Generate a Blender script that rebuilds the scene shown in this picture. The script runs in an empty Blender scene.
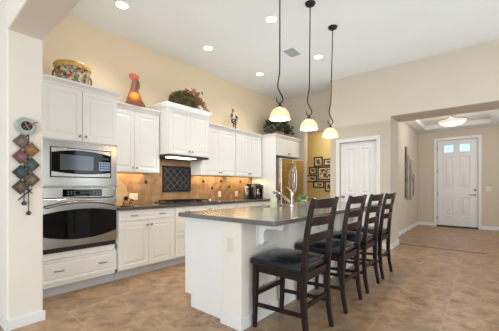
import bpy, bmesh, math, random
from mathutils import Vector, Matrix
random.seed(7)
S = bpy.context.scene
C = S.collection
PI = math.pi

# ------------------------------------------------------------------ camera, world, light, exposure
CAM_H = 1.16
cam_d = bpy.data.cameras.new('camera')
cam = bpy.data.objects.new('camera', cam_d); C.objects.link(cam)
cam.location = (0, 0, CAM_H)
cam.rotation_euler = (PI / 2, 0, math.atan2(234.5, 284.0))
cam_d.sensor_width = 36.0
cam_d.lens = 36.0 * 284.0 / 499.0
cam_d.shift_y = 20.8 / 499.0
cam_d.clip_start = 0.05
S.camera = cam

S.view_settings.view_transform = 'Standard'
S.view_settings.look = 'None'
S.view_settings.gamma = 1.0
S.view_settings.use_curve_mapping = False
S.view_settings.exposure = -0.04

W = bpy.data.worlds.new('sky'); S.world = W; W.use_nodes = True
wn = W.node_tree.nodes; wl = W.node_tree.links
bg = wn['Background']
sky = wn.new('ShaderNodeTexSky'); sky.sky_type = 'HOSEK_WILKIE'
sky.sun_direction = (0.5, -0.3, 0.8); sky.turbidity = 3.0
wl.new(sky.outputs[0], bg.inputs[0]); bg.inputs[1].default_value = 0.9


def area(name, loc, rot, sx, sy, power, col=(1, 1, 1)):
    l = bpy.data.lights.new(name, 'AREA'); l.shape = 'RECTANGLE'
    l.size = sx; l.size_y = sy; l.energy = power; l.color = col
    o = bpy.data.objects.new(name, l); C.objects.link(o); o.location = loc; o.rotation_euler = rot
    return o


def point(name, loc, power, col=(1, 1, 1), r=0.05):
    l = bpy.data.lights.new(name, 'POINT'); l.energy = power; l.color = col; l.shadow_soft_size = r
    o = bpy.data.objects.new(name, l); C.objects.link(o); o.location = loc
    return o


WARM = (1.0, 0.80, 0.56)
# daylight by the right window, then two added fill lamps, right and rear
area('daylight_right', (3.42, 3.95, 1.24), (0, PI / 2, 0), 2.4, 0.85, 40, (0.78, 0.89, 1.0))
area('fill_right', (3.42, 1.7, 1.3), (0, PI / 2, 0), 2.4, 1.6, 76, (0.80, 0.91, 1.0))
area('fill_rear', (-0.6, -3.85, 1.5), (PI / 2, 0, 0), 5.0, 2.3, 235, (0.82, 0.92, 1.0))
# added upward fill lamp, brightens the kitchen ceiling evenly; no such fixture here
area('ceiling_fill', (-0.95, 3.3, 2.35), (PI, 0, 0), 5.6, 4.6, 46, (0.79, 0.905, 1.0))


# ------------------------------------------------------------------ materials
def lin(c):
    f = lambda v: v / 12.92 if v <= 0.04045 else ((v + 0.055) / 1.055) ** 2.4
    return tuple(f(x / 255.0) for x in c) + (1.0,)


def mat(name, col, rough=0.5, metal=0.0, var=0.0, scale=6.0, bump=0.0, bscale=80.0, col2=None, coat=0.0, spec=0.5, stretch=None):
    m = bpy.data.materials.new(name); m.use_nodes = True
    n = m.node_tree.nodes; l = m.node_tree.links; b = n['Principled BSDF']
    b.inputs['Base Color'].default_value = lin(col)
    b.inputs['Roughness'].default_value = rough; b.inputs['Metallic'].default_value = metal
    b.inputs['Specular IOR Level'].default_value = spec
    b.inputs['Coat Weight'].default_value = coat
    tc = n.new('ShaderNodeTexCoord'); src = tc.outputs['Object']
    if stretch:
        mp = n.new('ShaderNodeMapping'); mp.inputs['Scale'].default_value = stretch
        l.new(src, mp.inputs[0]); src = mp.outputs[0]
    t = n.new('ShaderNodeTexNoise'); t.inputs['Scale'].default_value = scale; t.inputs['Detail'].default_value = 4
    l.new(src, t.inputs['Vector'])
    r = n.new('ShaderNodeValToRGB')
    c1 = lin(col); c2 = lin(col2) if col2 else tuple(min(1, x * (1 + var)) for x in c1[:3]) + (1,)
    c0 = c1 if col2 else tuple(x * (1 - var) for x in c1[:3]) + (1,)
    r.color_ramp.elements[0].position = 0.35; r.color_ramp.elements[0].color = c0
    r.color_ramp.elements[1].position = 0.65; r.color_ramp.elements[1].color = c2
    l.new(t.outputs[0], r.inputs[0]); l.new(r.outputs[0], b.inputs['Base Color'])
    if bump:
        t2 = n.new('ShaderNodeTexNoise'); t2.inputs['Scale'].default_value = bscale; l.new(src, t2.inputs['Vector'])
        bp = n.new('ShaderNodeBump'); bp.inputs['Strength'].default_value = bump; bp.inputs['Distance'].default_value = 0.01
        l.new(t2.outputs[0], bp.inputs['Height']); l.new(bp.outputs[0], b.inputs['Normal'])
    return m


def emit(name, col, strength):
    m = bpy.data.materials.new(name); m.use_nodes = True
    b = m.node_tree.nodes['Principled BSDF']
    b.inputs['Base Color'].default_value = lin(col)
    b.inputs['Emission Color'].default_value = lin(col); b.inputs['Emission Strength'].default_value = strength
    return m


M = {}
M['wall'] = mat('beige_wall_paint', (209, 196, 179), 0.85, var=0.015, scale=2, bump=0.12, bscale=120)
M['wall_warmlit'] = mat('warm_lit_wall_paint', (231, 211, 180), 0.85, var=0.015, scale=2, bump=0.12, bscale=120)  # wall paint with the warm lamp glow put into its colour
M['wall_lightened'] = mat('lightened_wall_paint', (236, 229, 217), 0.85, var=0.01, scale=2, bump=0.1, bscale=120)  # lightened wall paint; brighter light on the bar wall is put into it
M['wall_yellow'] = mat('golden_wall_paint', (222, 202, 146), 0.85, var=0.02, scale=2, bump=0.1, bscale=120)
M['ceiling'] = mat('white_ceiling_paint', (228, 228, 224), 0.9, var=0.01, scale=2, bump=0.1, bscale=150)
M['trim'] = mat('white_trim_paint', (234, 233, 230), 0.45, var=0.01)
M['cab'] = mat('cream_cabinet_paint', (243, 242, 238), 0.42, var=0.012, scale=3)
M['cabw'] = mat('white_panel_paint', (238, 237, 232), 0.5, var=0.01, scale=3)
M['kick'] = mat('grey_toe_kick', (196, 200, 202), 0.6, var=0.02)
M['dark'] = mat('dark_gap', (18, 17, 17), 0.6)
M['nickel'] = mat('brushed_nickel', (150, 145, 138), 0.3, 1.0, var=0.05)
M['chrome'] = mat('satin_chrome', (190, 186, 180), 0.2, 1.0, var=0.04)
M['steel'] = mat('stainless_steel', (146, 141, 133), 0.22, 1.0, var=0.05, scale=3, stretch=(1, 1, 40))
M['fsteel'] = mat('refrigerator_steel', (202, 188, 164), 0.24, 1.0, var=0.05, scale=3, stretch=(30, 30, 1))  # warm tone stands in for the gold light the steel reflects
M['fside'] = mat('refrigerator_side_grey', (120, 116, 122), 0.5)
M['blackglass'] = mat('black_glass', (9, 10, 12), 0.05, spec=0.2)
M['greyglass'] = mat('grey_oven_glass', (74, 80, 86), 0.12, var=0.06, scale=5)
M['display'] = emit('green_display', (40, 58, 38), 0.2)
M['button'] = mat('button_print', (130, 140, 150), 0.4)
M['keypadglint'] = mat('keypad_window_glint', (150, 175, 215), 0.25, var=0.05)  # bluish window reflection put into the keypad colour
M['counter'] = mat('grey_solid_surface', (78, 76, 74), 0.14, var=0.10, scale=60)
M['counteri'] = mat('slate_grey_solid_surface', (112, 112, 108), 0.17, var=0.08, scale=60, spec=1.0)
M['wood'] = mat('espresso_wood', (20, 13, 13), 0.32, col2=(38, 22, 19), scale=5, stretch=(12, 12, 1.5), spec=0.38)
M['leather'] = mat('black_leather', (17, 21, 31), 0.22, var=0.1, scale=12, bump=0.15, bscale=160, coat=0.15)  # bluish tint carries the sky reflection of the windows
M['bronze'] = mat('dark_bronze_metal', (52, 44, 38), 0.45, 0.8, var=0.1)
M['iron'] = mat('black_iron', (34, 32, 31), 0.5, 0.6)
M['plastic'] = mat('ivory_plastic', (228, 216, 198), 0.4)
M['blackplastic'] = mat('black_plastic', (22, 22, 24), 0.3)
M['threshold'] = mat('dark_bronze_threshold', (40, 30, 26), 0.5)
M['recess'] = emit('recessed_lamp_glow', (255, 246, 230), 7.0)
M['striplight'] = emit('fluorescent_strip', (255, 250, 235), 3.0)
M['bulb'] = emit('warm_bulb', (255, 236, 205), 14.0)
M['daypane'] = emit('daylit_glass', (170, 206, 255), 1.15)
M['bowlglass'] = emit('lit_alabaster_bowl', (255, 236, 212), 0.5)


def shade_material():
    m = bpy.data.materials.new('lit_cream_glass'); m.use_nodes = True
    n = m.node_tree.nodes; l = m.node_tree.links; b = n['Principled BSDF']
    tc = n.new('ShaderNodeTexCoord')
    mp = n.new('ShaderNodeMapping'); mp.inputs['Scale'].default_value = (6, 6, 26)
    t = n.new('ShaderNodeTexNoise'); t.inputs['Scale'].default_value = 1.6; t.inputs['Detail'].default_value = 3
    l.new(tc.outputs['Object'], mp.inputs[0]); l.new(mp.outputs[0], t.inputs['Vector'])
    r = n.new('ShaderNodeValToRGB')
    r.color_ramp.elements[0].position = 0.3; r.color_ramp.elements[0].color = lin((246, 208, 160))
    r.color_ramp.elements[1].position = 0.7; r.color_ramp.elements[1].color = lin((252, 228, 190))
    l.new(t.outputs[0], r.inputs[0]); l.new(r.outputs[0], b.inputs['Base Color'])
    l.new(r.outputs[0], b.inputs['Emission Color']); b.inputs['Emission Strength'].default_value = 0.42
    b.inputs['Roughness'].default_value = 0.35
    return m


M['shade'] = shade_material()
M['shade_in'] = emit('lit_glass_inside', (255, 246, 226), 1.5)


def glass_material(name, col, alpha):
    m = mat(name, col, 0.05)
    m.node_tree.nodes['Principled BSDF'].inputs['Alpha'].default_value = alpha
    return m


M['vaseglass'] = glass_material('clear_vase_glass', (205, 222, 205), 0.22)


def floor_material():
    m = bpy.data.materials.new('slate_look_floor_tile'); m.use_nodes = True
    n = m.node_tree.nodes; l = m.node_tree.links; b = n['Principled BSDF']
    tc = n.new('ShaderNodeTexCoord')
    mp = n.new('ShaderNodeMapping'); mp.inputs['Location'].default_value = (0.721 - 0.0, 0.40, 0)
    l.new(tc.outputs['Object'], mp.inputs[0])
    br = n.new('ShaderNodeTexBrick'); br.offset = 0.0; br.squash = 1.0
    br.inputs['Scale'].default_value = 1.0; br.inputs['Brick Width'].default_value = 0.45; br.inputs['Row Height'].default_value = 0.45
    br.inputs['Mortar Size'].default_value = 0.004; br.inputs['Mortar Smooth'].default_value = 0.3
    br.inputs['Color1'].default_value = (0.35, 0.35, 0.35, 1); br.inputs['Color2'].default_value = (0.75, 0.75, 0.75, 1)
    br.inputs['Mortar'].default_value = (0.55, 0.55, 0.55, 1)
    l.new(mp.outputs[0], br.inputs['Vector'])
    # blotchy cloud of tan, rust brown and grey
    t1 = n.new('ShaderNodeTexNoise'); t1.inputs['Scale'].default_value = 7.0; t1.inputs['Detail'].default_value = 10; t1.inputs['Roughness'].default_value = 0.72
    t1.inputs['Distortion'].default_value = 0.5
    add = n.new('ShaderNodeVectorMath'); add.operation = 'ADD'
    sc = n.new('ShaderNodeVectorMath'); sc.operation = 'SCALE'; sc.inputs['Scale'].default_value = 3.0
    l.new(br.outputs['Color'], sc.inputs[0]); l.new(tc.outputs['Object'], add.inputs[0]); l.new(sc.outputs[0], add.inputs[1])
    l.new(add.outputs[0], t1.inputs['Vector'])
    r1 = n.new('ShaderNodeValToRGB'); e = r1.color_ramp.elements
    e[0].position = 0.30; e[0].color = lin((78, 64, 52)); e[1].position = 0.72; e[1].color = lin((200, 170, 138))
    k = e.new(0.44); k.color = lin((156, 122, 92)); k = e.new(0.57); k.color = lin((178, 145, 113))
    l.new(t1.outputs[0], r1.inputs[0])
    t2 = n.new('ShaderNodeTexNoise'); t2.inputs['Scale'].default_value = 1.1; t2.inputs['Detail'].default_value = 5
    l.new(add.outputs[0], t2.inputs['Vector'])
    r2 = n.new('ShaderNodeValToRGB'); r2.color_ramp.elements[0].position = 0.5; r2.color_ramp.elements[1].position = 0.75
    l.new(t2.outputs[0], r2.inputs[0])
    mx = n.new('ShaderNodeMixRGB'); mx.inputs[2].default_value = lin((128, 118, 104))
    mf = n.new('ShaderNodeMath'); mf.operation = 'MULTIPLY'; mf.inputs[1].default_value = 0.6
    l.new(r2.outputs[0], mf.inputs[0]); l.new(mf.outputs[0], mx.inputs[0]); l.new(r1.outputs[0], mx.inputs[1])
    mg = n.new('ShaderNodeMixRGB'); mg.inputs[2].default_value = lin((190, 160, 128))
    fm = n.new('ShaderNodeMath'); fm.operation = 'MULTIPLY'; fm.inputs[1].default_value = 0.55
    l.new(br.outputs['Fac'], fm.inputs[0]); l.new(fm.outputs[0], mg.inputs[0]); l.new(mx.outputs[0], mg.inputs[1])
    l.new(mg.outputs[0], b.inputs['Base Color'])
    b.inputs['Roughness'].default_value = 0.36
    bp = n.new('ShaderNodeBump'); bp.inputs['Strength'].default_value = 0.12; bp.inputs['Distance'].default_value = 0.01
    l.new(t1.outputs[0], bp.inputs['Height']); l.new(bp.outputs[0], b.inputs['Normal'])
    return m


M['floor'] = floor_material()


def tile_material():
    m = bpy.data.materials.new('travertine_wall_tile'); m.use_nodes = True
    n = m.node_tree.nodes; l = m.node_tree.links; b = n['Principled BSDF']
    tc = n.new('ShaderNodeTexCoord')
    mp = n.new('ShaderNodeMapping'); mp.inputs['Rotation'].default_value = (0, 0, 0)
    sp = n.new('ShaderNodeSeparateXYZ'); cb = n.new('ShaderNodeCombineXYZ')
    l.new(tc.outputs['Object'], sp.inputs[0]); l.new(sp.outputs['Y'], cb.inputs['X']); l.new(sp.outputs['Z'], cb.inputs['Y'])
    br = n.new('ShaderNodeTexBrick'); br.offset = 0.0
    br.inputs['Scale'].default_value = 1.0; br.inputs['Brick Width'].default_value = 0.1016; br.inputs['Row Height'].default_value = 0.1016
    br.inputs['Mortar Size'].default_value = 0.0025; br.inputs['Color1'].default_value = lin((174, 138, 100)); br.inputs['Color2'].default_value = lin((154, 116, 80))
    br.inputs['Mortar'].default_value = lin((150, 118, 86))
    l.new(cb.outputs[0], br.inputs['Vector'])
    t = n.new('ShaderNodeTexNoise'); t.inputs['Scale'].default_value = 9; t.inputs['Detail'].default_value = 6
    l.new(tc.outputs['Object'], t.inputs['Vector'])
    r = n.new('ShaderNodeValToRGB'); r.color_ramp.elements[0].position = 0.3; r.color_ramp.elements[0].color = (0.6, 0.6, 0.6, 1)
    r.color_ramp.elements[1].position = 0.7; r.color_ramp.elements[1].color = (1.1, 1.1, 1.1, 1)
    l.new(t.outputs[0], r.inputs[0])
    mx = n.new('ShaderNodeMixRGB'); mx.blend_type = 'MULTIPLY'; mx.inputs[0].default_value = 1.0
    l.new(br.outputs['Color'], mx.inputs[1]); l.new(r.outputs[0], mx.inputs[2]); l.new(mx.outputs[0], b.inputs['Base Color'])
    b.inputs['Roughness'].default_value = 0.45
    return m


M['tile'] = tile_material()


def voronoi_mat(name, cols, scale, rough=0.35, pos=None):
    m = bpy.data.materials.new(name); m.use_nodes = True
    n = m.node_tree.nodes; l = m.node_tree.links; b = n['Principled BSDF']
    tc = n.new('ShaderNodeTexCoord'); v = n.new('ShaderNodeTexVoronoi'); v.inputs['Scale'].default_value = scale
    l.new(tc.outputs['Object'], v.inputs['Vector'])
    sp = n.new('ShaderNodeSeparateColor'); l.new(v.outputs['Color'], sp.inputs[0])
    r = n.new('ShaderNodeValToRGB'); r.color_ramp.interpolation = 'CONSTANT'
    e = r.color_ramp.elements
    e[0].position = 0; e[0].color = lin(cols[0]); e[1].position = 1.0 / len(cols); e[1].color = lin(cols[1])
    for i, c in enumerate(cols[2:], 2):
        k = e.new(i / len(cols)); k.color = lin(c)
    l.new(sp.outputs[0], r.inputs[0]); l.new(r.outputs[0], b.inputs['Base Color'])
    b.inputs['Roughness'].default_value = rough
    return m


M['floral'] = voronoi_mat('painted_fruit_pattern', [(168, 140, 96), (82, 90, 60), (124, 72, 66), (184, 164, 128), (98, 104, 112), (56, 44, 38), (150, 116, 66), (196, 176, 140), (100, 110, 76), (150, 118, 86)], 38)
M['foliage'] = mat('dark_green_leaf', (60, 64, 34), 0.6, col2=(126, 116, 66), scale=30)
M['foliage2'] = mat('deep_green_leaf', (42, 50, 34), 0.6, col2=(86, 84, 58), scale=30)
M['succulent'] = mat('fresh_green_leaf', (92, 128, 78), 0.5, col2=(140, 160, 110), scale=40)
M['berry'] = mat('dusky_red_berry', (112, 58, 50), 0.5, col2=(168, 112, 92), scale=40)
M['twig'] = mat('brown_twig', (96, 66, 44), 0.7)
M['gold'] = mat('golden_yellow_glaze', (200, 164, 84), 0.35, col2=(176, 138, 66), scale=20)
M['red'] = mat('red_glaze', (190, 84, 56), 0.4, col2=(206, 112, 76), scale=20)
M['brown'] = mat('brown_glaze', (108, 64, 40), 0.4, col2=(132, 88, 58), scale=18)
M['maroon'] = mat('brick_red_glaze', (136, 66, 50), 0.4, col2=(156, 92, 66), scale=18)
M['yellow'] = mat('sunflower_yellow_glaze', (236, 168, 10), 0.35)
M['orange'] = mat('peach_glaze', (198, 108, 72), 0.4)
M['green'] = mat('green_glaze', (70, 110, 62), 0.4)
M['blackwhite'] = voronoi_mat('black_and_white_feathers', [(30, 28, 28), (200, 190, 175), (70, 60, 54), (30, 28, 28)], 40)
M['board'] = mat('honey_wood', (236, 194, 134), 0.5, col2=(224, 176, 114), scale=6, stretch=(1, 1, 8))
M['wax'] = mat('pale_green_wax', (222, 226, 186), 0.5)
M['paleglass'] = mat('galvanised_disc', (176, 182, 180), 0.4, 0.35, var=0.15, scale=14)
M['photo'] = voronoi_mat('sepia_photo_print', [(226, 214, 192), (120, 96, 76), (180, 160, 132), (70, 56, 48)], 22)
M['mount'] = mat('cream_photo_mount', (222, 206, 176), 0.7)
M['frame'] = mat('dark_frame_wood', (44, 30, 22), 0.4, var=0.1)
M['accent'] = mat('dark_bronze_tile', (48, 40, 36), 0.35, 0.3, var=0.2, scale=30)
M['slate'] = mat('charcoal_slate_tile', (22, 24, 29), 0.6, col2=(38, 38, 44), scale=18, spec=0.25)
M['grout'] = mat('pale_grout', (124, 118, 110), 0.7)
M['cooktop'] = mat('speckled_dark_steel', (70, 66, 62), 0.3, 0.7, var=0.15, scale=30)
M['sink'] = mat('dark_composite_sink', (40, 38, 38), 0.4)
M['art'] = mat('aged_metal_art', (150, 138, 128), 0.4, 0.3, col2=(196, 192, 186), scale=5, stretch=(1, 1, 0.5))
M['artdark'] = mat('dark_metal_art', (104, 84, 68), 0.4, 0.3, col2=(160, 148, 134), scale=5)


# ------------------------------------------------------------------ mesh helpers
class B:
    def __init__(s):
        s.v = []; s.f = []

    def loops(s, loops, cap0=True, cap1=True, closed=True):
        n = len(loops[0]); b0 = len(s.v)
        for lp in loops: s.v += [tuple(p) for p in lp]
        for i in range(len(loops) - 1):
            for j in range(n if closed else n - 1):
                k = (j + 1) % n
                s.f.append((b0 + i * n + j, b0 + i * n + k, b0 + (i + 1) * n + k, b0 + (i + 1) * n + j))
        if cap0: s.f.append(tuple(b0 + j for j in range(n)))
        if cap1: s.f.append(tuple(b0 + (len(loops) - 1) * n + j for j in range(n)))
        return s

    def box(s, x0, x1, y0, y1, z0, z1):
        return s.loops([[(x0, y0, z), (x1, y0, z), (x1, y1, z), (x0, y1, z)] for z in (z0, z1)])

    def prism(s, fr, poly, n0, n1):
        return s.loops([[fr(a, b, n) for a, b in poly] for n in (n0, n1)])

    def rings(s, fr, rect, prof, cap0=True, cap1=True):
        a0, a1, b0, b1 = rect
        return s.loops([[fr(a0 + i, b0 + i, n), fr(a1 - i, b0 + i, n), fr(a1 - i, b1 - i, n), fr(a0 + i, b1 - i, n)] for i, n in prof], cap0, cap1)

    def ringp(s, fr, outer, inner, n0, n1):
        # flat frame between two polygons of equal count
        L = [[fr(a, b, n0) for a, b in outer], [fr(a, b, n1) for a, b in outer], [fr(a, b, n1) for a, b in inner], [fr(a, b, n0) for a, b in inner]]
        L.append(L[0])
        return s.loops(L, False, False)

    def tube(s, pts, r, n=8, closed=False):
        P = [Vector(p) for p in pts]; m = len(P)
        R = r if isinstance(r, (list, tuple)) else [r] * m
        T = [(P[min(i + 1, m - 1)] - P[max(i - 1, 0)]).normalized() for i in range(m)]
        u = T[0].orthogonal().normalized(); L = []
        for i in range(m):
            u = (u - T[i] * u.dot(T[i])).normalized(); w = T[i].cross(u)
            L.append([P[i] + (u * math.cos(q) + w * math.sin(q)) * R[i] for q in [2 * PI * k / n for k in range(n)]])
        return s.loops(L)

    def bar(s, p, q, hx, hy, ux=None):
        # straight bar of rectangular section
        p = Vector(p); q = Vector(q); t = (q - p).normalized()
        u = Vector(ux) if ux else t.orthogonal()
        u = (u - t * u.dot(t)).normalized(); w = t.cross(u)
        return s.loops([[c + u * (a * hx) + w * (b * hy) for a, b in ((-1, -1), (1, -1), (1, 1), (-1, 1))] for c in (p, q)])

    def sweep(s, pts, secs, ux):
        # rectangular section swept along points; secs = list of (hx, hy)
        P = [Vector(p) for p in pts]; m = len(P); L = []
        for i in range(m):
            t = (P[min(i + 1, m - 1)] - P[max(i - 1, 0)]).normalized()
            u = Vector(ux); u = (u - t * u.dot(t)).normalized(); w = t.cross(u)
            hx, hy = secs[i] if isinstance(secs, list) else secs
            L.append([P[i] + u * (a * hx) + w * (b * hy) for a, b in ((-1, -1), (1, -1), (1, 1), (-1, 1))])
        return s.loops(L)

    def lathe(s, prof, c=(0, 0, 0), n=28, axis='z', sx=1.0, sy=1.0, cap0=True, cap1=True):
        L = []
        for r, h in prof:
            lp = []
            for k in range(n):
                a = 2 * PI * k / n; x, y = r * math.cos(a) * sx, r * math.sin(a) * sy
                lp.append((c[0] + x, c[1] + y, c[2] + h) if axis == 'z' else (c[0] + h, c[1] + x, c[2] + y) if axis == 'x' else (c[0] + x, c[1] + h, c[2] + y))
            L.append(lp)
        return s.loops(L, cap0, cap1)

    def ball(s, c, rx, ry=None, rz=None, n=10, m=7):
        ry = ry or rx; rz = rz or rx; L = []
        for i in range(m):
            th = -PI / 2 + PI * (i + 0.25) / (m - 0.5)
            L.append([(c[0] + rx * math.cos(th) * math.cos(2 * PI * k / n), c[1] + ry * math.cos(th) * math.sin(2 * PI * k / n), c[2] + rz * math.sin(th)) for k in range(n)])
        return s.loops(L)

    def loft(s, secs, n=20):
        return s.loops([[(x + rx * math.cos(2 * PI * k / n), y + ry * math.sin(2 * PI * k / n), z) for k in range(n)] for x, y, z, rx, ry in secs])

    def leaf(s, p, d, size, wid=0.45):
        d = Vector(d).normalized(); u = d.orthogonal().normalized()
        u.rotate(Matrix.Rotation(random.random() * 6.28, 3, d)); w = d.cross(u); p = Vector(p)
        b0 = len(s.v)
        for a, b_, c_ in ((0, 0, 0), (.5, wid, .06), (1, 0, -.05), (.5, -wid, .06), (.5, 0, -.05)):
            s.v.append(tuple(p + d * (a * size) + u * (b_ * size) + w * (c_ * size)))
        s.f += [(b0, b0 + 1, b0 + 4), (b0 + 1, b0 + 2, b0 + 4), (b0 + 2, b0 + 3, b0 + 4), (b0 + 3, b0, b0 + 4)]
        return s


def FX(x0):   # face looking to +X: a along Y, b up
    return lambda a, b, n: (x0 + n, a, b)


def FY(y0):   # face looking to -Y: a along X, b up
    return lambda a, b, n: (a, y0 - n, b)


def wloc(o):
    p = Vector((0, 0, 0))
    while o: p += o.location; o = o.parent
    return p


def obj(name, b, m, parent=None, smooth=None, bevel=0.0, fixn=True, kind=None, label=None):
    me = bpy.data.meshes.new(name)
    off = wloc(parent) if parent else Vector((0, 0, 0))
    me.from_pydata([tuple(Vector(p) - off) for p in b.v], [], b.f)
    if fixn:
        bm = bmesh.new(); bm.from_mesh(me); bmesh.ops.recalc_face_normals(bm, faces=bm.faces); bm.to_mesh(me); bm.free()
    me.materials.append(M[m])
    if smooth is not None:
        for p in me.polygons: p.use_smooth = True
        me.set_sharp_from_angle(angle=math.radians(smooth))
    o = bpy.data.objects.new(name, me); C.objects.link(o)
    if parent: o.parent = parent
    if bevel:
        md = o.modifiers.new('bevel', 'BEVEL'); md.width = bevel; md.segments = 2; md.limit_method = 'ANGLE'; md.angle_limit = math.radians(40)
    if kind: o['kind'] = kind
    if label: o['label'] = label
    return o


def tag(o, label, cat, group=None):
    o['label'] = label; o['category'] = cat
    if group: o['group'] = group
    return o


def thing(name, loc, label, cat, group=None):
    o = bpy.data.objects.new(name, None); C.objects.link(o); o.location = loc; o.empty_display_size = 0.1
    return tag(o, label, cat, group)


def struct(name, b, m, parent=None, bevel=0.0, smooth=None):
    return obj(name, b, m, parent, kind='structure' if parent is None else None, bevel=bevel, smooth=smooth)


def copy_tree(o, parent=None):
    c = o.copy(); C.objects.link(c)
    if parent: c.parent = parent
    for ch in [x for x in C.objects if x.parent == o]: copy_tree(ch, c)
    return c


# ------------------------------------------------------------------ the room
XW = -4.12          # kitchen wall
XO = XW + .002      # backs of the cabinets
ZC = 3.36           # ceiling
YB = 5.64           # wall with pantry door and foyer opening
struct('floor', B().box(-6.2, 3.7, -4.2, 10.2, -0.1, 0), 'floor')
cl = B().box(XW - .12, 3.62, .76, 6.3, ZC, ZC + .1)
struct('ceiling', cl, 'ceiling')
struct('ceiling_rear', B().box(-6.2, 3.62, -4.1, .76, ZC, ZC + .1), 'ceiling')
struct('wall_left', B().box(XW - .12, XW, .76, 6.3, 0, ZC), 'wall_warmlit')
# back wall behind the refrigerator, with an opening to the hall
struct('wall_back', B().box(XW, -3.35, 6.15, 6.3, 0, ZC).box(-3.35, -2.47, 6.15, 6.3, 2.45, ZC), 'wall')
# thick wall with pantry door; opening to the foyer; header
DX0, DX1, DZ = -2.27, -1.56, 2.04
bw = B().box(-2.47, DX0, YB, 6.28, 0, ZC).box(DX0, DX1, YB, 6.28, DZ, ZC).box(DX1, -1.32, YB, 6.28, 0, ZC)
bw.box(DX0, DX1, YB + .12, 6.28, 0, DZ).box(-1.32, 1.35, YB, 6.28, 2.443, ZC).box(1.35, 3.5, YB, 6.28, 0, ZC)
struct('wall_pantry', bw, 'wall')
# hall behind the opening
struct('wall_hall', B().box(-4.3, -2.0, 7.2, 7.3, 0, 2.6).box(-4.3, -4.2, 6.3, 7.2, 0, 2.6).box(-2.1, -2.0, 6.3, 7.2, 0, 2.6), 'wall_yellow')
struct('ceiling_hall', B().box(-4.3, -2.0, 6.3, 7.3, 2.6, 2.7), 'ceiling')
# foyer
struct('wall_foyer_left', B().box(-1.66, -1.54, 6.28, 9.87, 0, 2.95), 'wall')
FL, FR, FT = -1.06, -.12, 2.48
struct('wall_foyer_back', B().box(-1.66, FL, 9.87, 10.0, 0, 2.95).box(FL, FR, 9.87, 10.0, FT, 2.95).box(FR, 1.6, 9.87, 10.0, 0, 2.95), 'wall')
struct('wall_foyer_right', B().box(1.5, 1.62, 6.28, 9.87, 0, 2.95), 'wall')
fc = B().box(-1.54, 1.5, 6.28, 6.95, 2.75, 2.95).box(-1.54, 1.5, 9.3, 9.87, 2.75, 2.95).box(-1.54, -1.28, 6.95, 9.3, 2.75, 2.95).box(.14, 1.5, 6.95, 9.3, 2.75, 2.95).box(-1.28, .14, 6.95, 9.3, 2.86, 2.95)
struct('ceiling_foyer', fc, 'ceiling')
tr = B()
sq = lambda a: [(-1.28 + a, 6.95 + a), (.14 - a, 6.95 + a), (.14 - a, 9.3 - a), (-1.28 + a, 9.3 - a)]
tr.ringp(lambda a, b, n: (a, b, n), sq(-.03), sq(.012), 2.742, 2.752)
struct('trim_1', tr, 'ceiling')
# right wall with window and added window, rear wall with added window, side wall
struct('wall_right', B().box(3.5, 3.62, -4.1, .85, 0, ZC).box(3.5, 3.62, 2.55, 3.45, 0, ZC).box(3.5, 3.62, .85, 2.55, 2.6, ZC).box(3.5, 3.62, 4.45, 6.28, 0, ZC).box(3.5, 3.62, 3.45, 4.45, 2.42, ZC), 'wall')
struct('wall_rear', B().box(-6.2, -3.2, -4.1, -3.98, 0, ZC).box(2.0, 3.5, -4.1, -3.98, 0, ZC).box(-3.2, 2.0, -4.1, -3.98, 2.6, ZC), 'wall')
struct('wall_great_room_left', B().box(-6.2, -6.08, -3.98, .517, 0, ZC), 'wall')


def window(name, fr, a0, a1, b0, b1, cuts):
    w = struct(name, B().ringp(fr, [(a0, b0), (a1, b0), (a1, b1), (a0, b1)], [(a0 + .06, b0 + .06), (a1 - .06, b0 + .06), (a1 - .06, b1 - .06), (a0 + .06, b1 - .06)], -.08, 0), 'trim')
    for c in cuts:
        obj('mullion', B().prism(fr, [(c - .025, b0 + .06), (c + .025, b0 + .06), (c + .025, b1 - .06), (c - .025, b1 - .06)], -.06, -.02), 'trim', w)


window('window_1', lambda a, b, n: (3.52 - n, a, b), 3.45, 4.45, .02, 2.42, (3.95,))
window('fill_window_3', lambda a, b, n: (3.52 - n, a, b), .85, 2.55, .02, 2.6, (1.7,))  # added unseen window for the extra fill lamp on the right
window('fill_window_2', lambda a, b, n: (a, -4.0 + n, b), -3.2, 2.0, 0.02, 2.6, (-1.47, .27))  # unseen window added behind the camera for the rear fill lamp

# pier and header of the opening the camera looks through
PX = -2.948
pier = B().box(-6.2, PX, .517, .76, 0, ZC).box(PX, 3.5, .517, .76, 2.42, ZC)
struct('wall_front', pier, 'wall_lightened', bevel=.012)
bbp = B().box(-6.2, PX + .014, .503, .517, 0, .085).box(PX, PX + .014, .517, .774, 0, .085)
struct('baseboard_front', bbp, 'trim', bevel=.004)
bb = B().box(-2.47, -2.345, YB - .014, YB, 0, .1).box(-1.50, -1.306, YB - .014, YB, 0, .1).box(-1.32, -1.306, YB, 6.28, 0, .1)
struct('baseboard_pantry', bb, 'trim', bevel=.004)
struct('baseboard_foyer', B().box(-1.54, -1.526, 6.28, 9.87, 0, .1).box(-1.54, -1.13, 9.856, 9.87, 0, .1).box(-.05, 1.5, 9.856, 9.87, 0, .1), 'trim', bevel=.004)
struct('baseboard_hall', B().box(-4.2, -2.1, 7.186, 7.2, 0, .1), 'trim')


def casing(name, y, x0, x1, zt, w=.072):
    f = FY(y)
    b = B().prism(f, [(x0 - w, 0), (x0, 0), (x0, zt), (x1, zt), (x1, 0), (x1 + w, 0), (x1 + w, zt + w), (x0 - w, zt + w)], 0, .018)
    return struct(name, b, 'trim', bevel=.004)


PANEL = [(0, 0), (.006, .008), (.018, .002), (.03, -.008), (.05, -.008), (.072, -.001)]


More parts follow.
